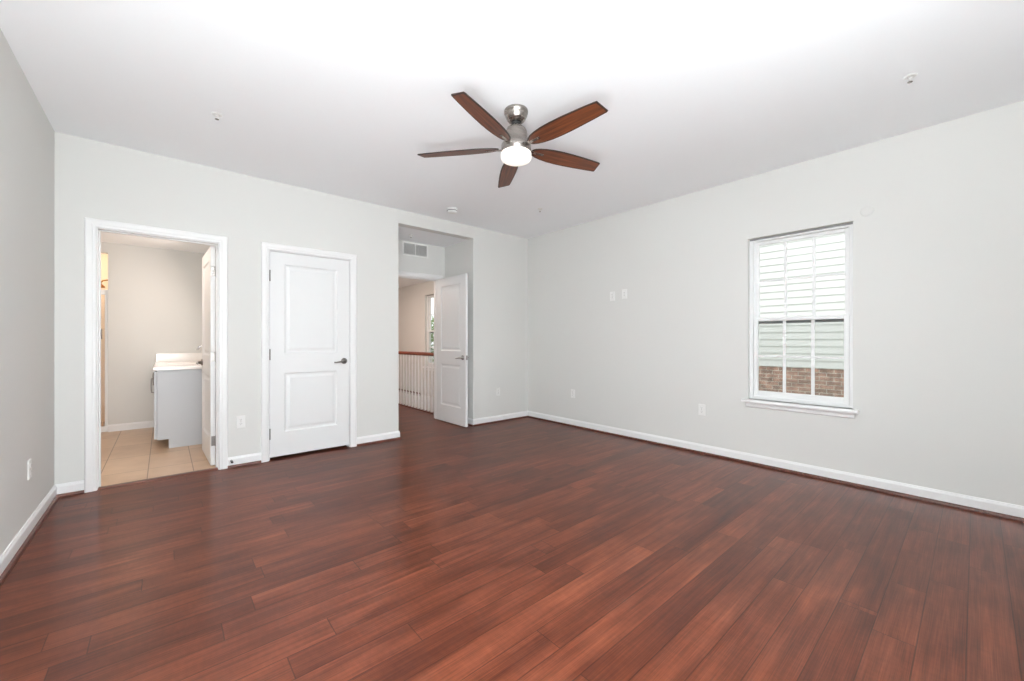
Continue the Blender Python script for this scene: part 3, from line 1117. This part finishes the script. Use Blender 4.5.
def plate(name, label, cat, loc, rz, kind, group=None):
    """local -Y is out of the wall"""
    r = empty(name, loc, rz)
    tag(r, label, cat, group)
    mb = MB()
    mb.prism([(-0.035, -0.0575), (0.035, -0.0575), (0.035, 0.0575), (-0.035, 0.0575)], lambda u, v: (u, 0, v), lambda u, v: (u, -0.003, v))
    mb.prism([(-0.035, -0.0575), (0.035, -0.0575), (0.035, 0.0575), (-0.035, 0.0575)], lambda u, v: (u, -0.003, v), lambda u, v: (u * 0.93, -0.0058, v * 0.955))
    mb.build('plate', PLASTIC, r)
    if kind == 'duplex':
        for zc in (-0.0195, 0.0195):
            rc = MB()
            prof = []
            for i in range(24):
                a = 2 * PI * i / 24
                prof.append((0.0172 * math.cos(a), max(-0.0125, min(0.0125, 0.0172 * math.sin(a)))))
            rc.prism(prof, lambda u, v: (u, -0.0055, zc + v), lambda u, v: (u, -0.0085, zc + v))
            ro = rc.build('receptacle', PLASTIC, r)
            sl = MB()
            for sx in (-0.0063, 0.0063):
                sl.box(sx - 0.0011, sx + 0.0011, -0.0088, -0.008, zc + 0.0005, zc + 0.0085)
            sl.lathe([(0.0, -0.0088), (0.0024, -0.0088), (0.0024, -0.008), (0.0, -0.008)], 10, (0, 0, zc - 0.0065), 'y')
            tag(sl.build('slots', SLOT, ro), 'dark plug slots')
        sc = MB()
        sc.lathe([(0.0, -0.0075), (0.003, -0.0070), (0.0034, -0.0055), (0.0, -0.0055)], 12, (0, 0, 0), 'y')
        sc.build('screw', NICKEL, r)
    else:
        ins = MB()
        ins.box(-0.0165, 0.0165, -0.0078, -0.0050, -0.033, 0.033, 0.0012)
        io = ins.build('insert', PLASTIC, r)
        jk = MB()
        for zc in (-0.014, 0.014):
            jk.lathe([(0.0, -0.013), (0.004, -0.013), (0.0045, -0.0078), (0.0, -0.0078)], 12, (0, 0, zc), 'y')
        tag(jk.build('jack', NICKEL, io), 'small threaded cable jacks')
        for zc in (-0.048, 0.048):
            sc = MB()
            sc.lathe([(0.0, -0.0070), (0.0026, -0.0066), (0.003, -0.0055), (0.0, -0.0055)], 10, (0, 0, zc), 'y')
            sc.build('screw', PLASTIC, r)
    return r


G = 'white wall outlets'
plate('electrical_outlet', 'white duplex outlet between the bathroom and closet doors', 'outlet', (1.166, 0, 0.412), 0, 'duplex', G)
plate('electrical_outlet', 'white duplex outlet on the short wall right of the entry door', 'outlet', (4.270, 0, 0.436), 0, 'duplex', G)
plate('electrical_outlet', 'white duplex outlet low on the window wall near the room corner', 'outlet', (W, -0.905, 0.446), -PI / 2, 'duplex', G)
plate('electrical_outlet', 'white duplex outlet low on the window wall, nearest the window', 'outlet', (W, -2.653, 0.454), -PI / 2, 'duplex', G)
plate('electrical_outlet', 'white outlet on the left side wall, seen edge-on', 'outlet', (0, -0.751, 0.393), PI / 2, 'duplex', G)
plate('electrical_outlet', 'white outlet at eye height on the window wall, beside a cable plate', 'outlet', (W, -1.547, 1.728), -PI / 2, 'duplex', G)
plate('cable_plate', 'white cable jack plate right of the eye-height outlet on the window wall', 'wall plate', (W, -1.722, 1.742), -PI / 2, 'cable')

# return air grille ------------------------------------------------------------
g = empty('air_return_grille', (3.345, NY, 2.475))
tag(g, 'white two-section air return grille high on the alcove wall', 'vent')
gw, gh = 0.203, 0.097
mb = MB()
mb.box(-gw, gw, -0.010, 0, gh - 0.022, gh, 0.003)
mb.box(-gw, gw, -0.010, 0, -gh, -gh + 0.022, 0.003)
mb.box(-gw, -gw + 0.024, -0.010, 0, -gh + 0.02, gh - 0.02, 0.003)
mb.box(gw - 0.024, gw, -0.010, 0, -gh + 0.02, gh - 0.02, 0.003)
mb.box(-0.007, 0.007, -0.009, 0, -gh + 0.02, gh - 0.02, 0.002)
mb.build('grille_frame', PLASTIC, g)
mb = MB()
mb.quad((-gw + 0.02, -0.0008, -gh + 0.02), (gw - 0.02, -0.0008, -gh + 0.02), (gw - 0.02, -0.0008, gh - 0.02), (-gw + 0.02, -0.0008, gh - 0.02))
tag(mb.build('duct_opening', SLOT, g), 'dark duct behind the louvres')
for x0, x1 in ((-gw + 0.022, -0.006), (0.006, gw - 0.022)):
    mb = MB()
    z = -gh + 0.026
    while z < gh - 0.022:
        mb.prism([(-0.0085, -0.0025), (-0.0078, -0.0035), (-0.0015, 0.0035), (-0.0022, 0.0045)], lambda u, v: (x0, u, z + v), lambda u, v: (x1, u, z + v))
        z += 0.0105
    mb.build('louvres', PLASTIC, g)

# door stop on the baseboard
ds = empty('door_stop', (1.092, -0.014, 0.062))
tag(ds, 'small metal door stop on the baseboard right of the bathroom doorway', 'door stop')
mb = MB()
mb.lathe([(0.0, 0.0), (0.011, 0.0), (0.010, -0.004), (0.0055, -0.006), (0.0048, -0.050), (0.0, -0.050)], 16, (0, 0, 0), 'y')
mb.build('rod', DARKNI, ds)
mb = MB()
mb.lathe([(0.0, -0.048), (0.009, -0.048), (0.0095, -0.058), (0.007, -0.063), (0.0, -0.063)], 16, (0, 0, 0), 'y')
tag(mb.build('bumper', BLACK, ds), 'dark rubber tip')

# bathroom vanity ----------------------------------------------------------------
VX0, VX1, VY0, VY1, VH = 0.565, 1.155, 1.22, 2.742, 0.855
v = empty('bathroom_vanity', (0.86, 1.98, 0.004))
tag(v, 'grey painted bathroom vanity with white countertop seen through the doorway', 'vanity')
vi = Matrix.Translation((-0.86, -1.98, -0.004))
mb = MB()
side = [(VX0, 0.105), (VX0, VH), (VX1, VH), (VX1, 0.004), (VX0 + 0.095, 0.004), (VX0 + 0.095, 0.105)]
mb.prism(side, lambda a, b: (a, VY0, b), lambda a, b: (a, VY1, b))
mb.build('cabinet', VANITY, v, vi)
n = 3
yw = (VY1 - VY0 - 0.03) / n
for i in range(n):
    ya = VY0 + 0.012 + i * (yw + 0.003)
    yb = ya + yw
    mb = MB()
    mb.box(VX0 - 0.020, VX0 - 0.002, ya, yb, 0.115, VH - 0.012, 0.002)
    for (a0, a1, b0, b1) in ((ya, ya + 0.055, 0.115, VH - 0.012), (yb - 0.055, yb, 0.115, VH - 0.012), (ya + 0.05, yb - 0.05, 0.115, 0.175), (ya + 0.05, yb - 0.05, VH - 0.07, VH - 0.012)):
        mb.box(VX0 - 0.026, VX0 - 0.018, a0, a1, b0, b1, 0.0015)
    dr = mb.build('door', VANITY, v, vi)
    hd = MB()
    yh = ya + 0.03 if i != 1 else yb - 0.03
    xh = VX0 - 0.026
    hd.tube([(xh + 0.002, yh, 0.615), (xh - 0.019, yh, 0.620), (xh - 0.022, yh, 0.66), (xh - 0.022, yh, 0.73), (xh - 0.019, yh, 0.768), (xh + 0.002, yh, 0.772)], 0.006, 10)
    tag(hd.build('handle', DARKNI, dr, vi), 'dark metal bar pull')
mb = MB()
mb.box(VX0 - 0.035, VX1, VY0 - 0.018, VY1 + 0.014, VH, VH + 0.034, 0.006)
top = mb.build('countertop', MARBLE, v, vi)
mb = MB()
bc = (0.85, 1.98, VH + 0.034)
mb.lathe([(0.215, 0.0005), (0.212, 0.004), (0.200, 0.005), (0.192, 0.002), (0.17, 0.0012), (0.0, 0.0008)], 36, bc)
mb.build('basin', MARBLE, top, vi)
mb = MB()
mb.box(VX0 - 0.030, VX1, VY1 - 0.008, VY1 + 0.014, VH + 0.03, VH + 0.145, 0.005)
mb.box(VX1 - 0.022, VX1, VY0 - 0.01, VY1 - 0.008, VH + 0.03, VH + 0.145, 0.005)
mb.build('backsplash', MARBLE, v, vi)
f = empty('faucet', (1.06 - 0.86, 2.02 - 1.98, VH + 0.030))
f.parent = v
tag(f, 'chrome bathroom faucet')
mb = MB()
mb.box(-0.03, 0.03, -0.085, 0.085, 0, 0.012, 0.005)
mb.lathe([(0.0, 0.01), (0.024, 0.01), (0.019, 0.03), (0.016, 0.05), (0.0, 0.05)], 18)
mb.build('base', CHROME, f)
mb = MB()
mb.tube([(0, 0, 0.04), (0, 0, 0.16), (-0.02, 0, 0.205), (-0.06, 0, 0.222), (-0.10, 0, 0.205), (-0.118, 0, 0.165)], [0.014, 0.013, 0.012, 0.0115, 0.011, 0.0115], 12)
mb.build('spout', CHROME, f)
for sy in (-1, 1):
    mb = MB()
    mb.lathe([(0.0, 0.01), (0.020, 0.01), (0.015, 0.03), (0.013, 0.07), (0.0, 0.074)], 16, (0, sy * 0.065, 0))
    mb.tube([(0, sy * 0.065, 0.064), (-0.03, sy * 0.075, 0.078), (-0.06, sy * 0.08, 0.098)], [0.007, 0.006, 0.005], 8)
    mb.build('tap_handle', CHROME, f)

# shower door and shower head -----------------------------------------------------
sd = empty('shower_door', (-0.43, 2.80, 0.004))
tag(sd, 'white-framed glass shower door at the left of the bathroom', 'shower door')
si = Matrix.Translation((0.43, -2.80, -0.004))
mb = MB()
x0, x1, zt = -0.949, 0.076, 1.83
mb.box(x1 - 0.030, x1, 2.785, 2.825, 0.004, zt, 0.004)
mb.box(x0, x0 + 0.03, 2.785, 2.825, 0.004, zt, 0.004)
mb.box(x0 + 0.028, x1 - 0.028, 2.787, 2.823, zt - 0.065, zt - 0.002, 0.004)
mb.box(x0, x1, 2.770, 2.835, 0.004, 0.075, 0.006)
mb.build('frame', VINYL, sd, si)
mb = MB()
mb.box(x0 + 0.03, x1 - 0.03, 2.802, 2.808, 0.075, zt - 0.065)
mb.build('glass', FROST, sd, si)
mb = MB()
mb.tube([(0.018, 2.800, 1.20), (0.018, 2.765, 1.21), (0.018, 2.760, 1.26), (0.018, 2.765, 1.31), (0.018, 2.800, 1.32)], 0.008, 10)
tag(mb.build('handle', DARKNI, sd, si), 'small metal pull')
sh = empty('shower_head', (0.08, 3.05, 1.97))
tag(sh, 'warm-lit metal shower head above the shower door', 'shower head')
mb = MB()
mb.tube([(0.0, 0, 0.0), (-0.03, 0, 0.012), (-0.07, 0, 0.0), (-0.10, 0, -0.035)], 0.010, 10)
mb.lathe([(0.0, 0.0), (-0.006, 0.0), (-0.006, 0.0)], 4, (0, 0, 0), 'x', False)
mb.build('arm', BRASS, sh)
mb = MB()
mb.lathe([(0.0, 0.0), (0.014, 0.0), (0.022, -0.02), (0.048, -0.05), (0.050, -0.062), (0.0, -0.064)], 24, (-0.10, 0, -0.03))
mb.build('spray_head', BRASS, sh)

# stair railing ----------------------------------------------------------------------
RX = 3.905
rl = empty('stair_railing', (RX, 2.4, 0))
tag(rl, 'white baluster railing with dark red handrail in the hallway', 'railing')
ri = Matrix.Translation((-RX, -2.4, 0))
Y0, Y1 = 0.97, 5.2
mb = MB()
hp = [(-0.022, 0.0), (0.022, 0.0), (0.026, 0.010), (0.030, 0.016), (0.031, 0.032), (0.026, 0.046), (0.014, 0.054), (0, 0.056), (-0.014, 0.054), (-0.026, 0.046), (-0.031, 0.032), (-0.030, 0.016), (-0.026, 0.010)]
mb.prism(hp, lambda a, b: (RX + a, Y0, 0.925 + b), lambda a, b: (RX + a, Y1, 0.925 + b))
tag(mb.build('handrail', RAIL, rl, ri), 'dark red stained handrail')
mb = MB()
mb.box(RX - 0.045, RX + 0.05, Y0, Y1, 0.0, 0.016, 0.005)
tag(mb.build('shoe_rail', SHOE, rl, ri), 'dark wood base rail')
bal = MB()
bal.box(-0.016, 0.016, -0.016, 0.016, 0.016, 0.26, 0.002)
bal.lathe([(0.0, 0.255), (0.0155, 0.26), (0.011, 0.275), (0.0165, 0.290), (0.0125, 0.305), (0.0165, 0.33), (0.0175, 0.38), (0.015, 0.55), (0.0115, 0.80), (0.0105, 0.926), (0.0, 0.926)], 12)
first = None
k = 0
y = Y0 + 0.06
while y < 3.4:
    if first is None:
        first = bal.build('baluster', TRIM, rl)
        b = first
    else:
        b = first.copy()
        COL.objects.link(b)
    b.location = (0, y - 2.4, 0)
    y += 0.113

# neighbouring house -------------------------------------------------------------------
nb = empty('neighbour_house', (9.9, -3.0, -3.0))
tag(nb, 'white lap-sided house with brick base outside the bedroom window', 'house')
ni = Matrix.Translation((-9.9, 3.0, 3.0))
NXF, ZB = 9.5, 0.70
mb = MB()
mb.box(NXF, NXF + 0.8, -10, 3.2, -3.0, ZB - 0.02)
mb.build('brick_wall', BRICK, nb, ni)
mb = MB()
z = ZB - 0.02
lap = 0.130
while z < 6.0:
    mb.prism([(-0.024, 0.0), (-0.024, 0.004), (-0.006, lap + 0.002), (0.8, lap + 0.002), (0.8, 0.0)], lambda a, b: (NXF + a, -10, z + b), lambda a, b: (NXF + a, 3.2, z + b))
    z += lap
mb.build('siding', SIDING, nb, ni)
mb = MB()
mb.prism([(-0.35, 5.95), (-0.35, 6.1), (0.8, 6.9), (0.8, 5.95)], lambda a, b: (NXF + a, -10.2, b), lambda a, b: (NXF + a, 3.4, b))
mb.build('roof', ROOFM, nb, ni)

mb = MB()
mb.box(5.05, 60, -40, 60, -3.1, -3.0)
struct(mb, 'ground', GRASS, 'lawn outside the house', 'ground')

tr = empty('leafy_tree', (11.5, 15.0, -3.0))
tag(tr, 'pale green tree outside the hallway window', 'tree')
mb = MB()
mb.tube([(0, 0, 0), (0.05, 0, 1.2), (0, 0.05, 2.6), (0.1, 0, 4.0)], [0.2, 0.16, 0.13, 0.06], 10)
mb.build('trunk', BARK, tr)
mb = MB()
rnd = random.Random(3)
for i in range(2600):
    th, ph = rnd.uniform(0, 2 * PI), math.acos(rnd.uniform(-1, 1))
    r_ = 1.9 * rnd.uniform(0.4, 1) ** 0.5
    c = Vector((r_ * math.sin(ph) * math.cos(th), r_ * math.sin(ph) * math.sin(th), 3.6 + 1.0 * r_ * math.cos(ph)))
    a = Vector((rnd.uniform(-1, 1), rnd.uniform(-1, 1), rnd.uniform(-1, 1))).normalized() * 0.13
    b = a.orthogonal().normalized() * 0.07
    mb.quad(c - a, c - b, c + a, c + b)
tag(mb.build('crown', LEAF, tr), kind='stuff')
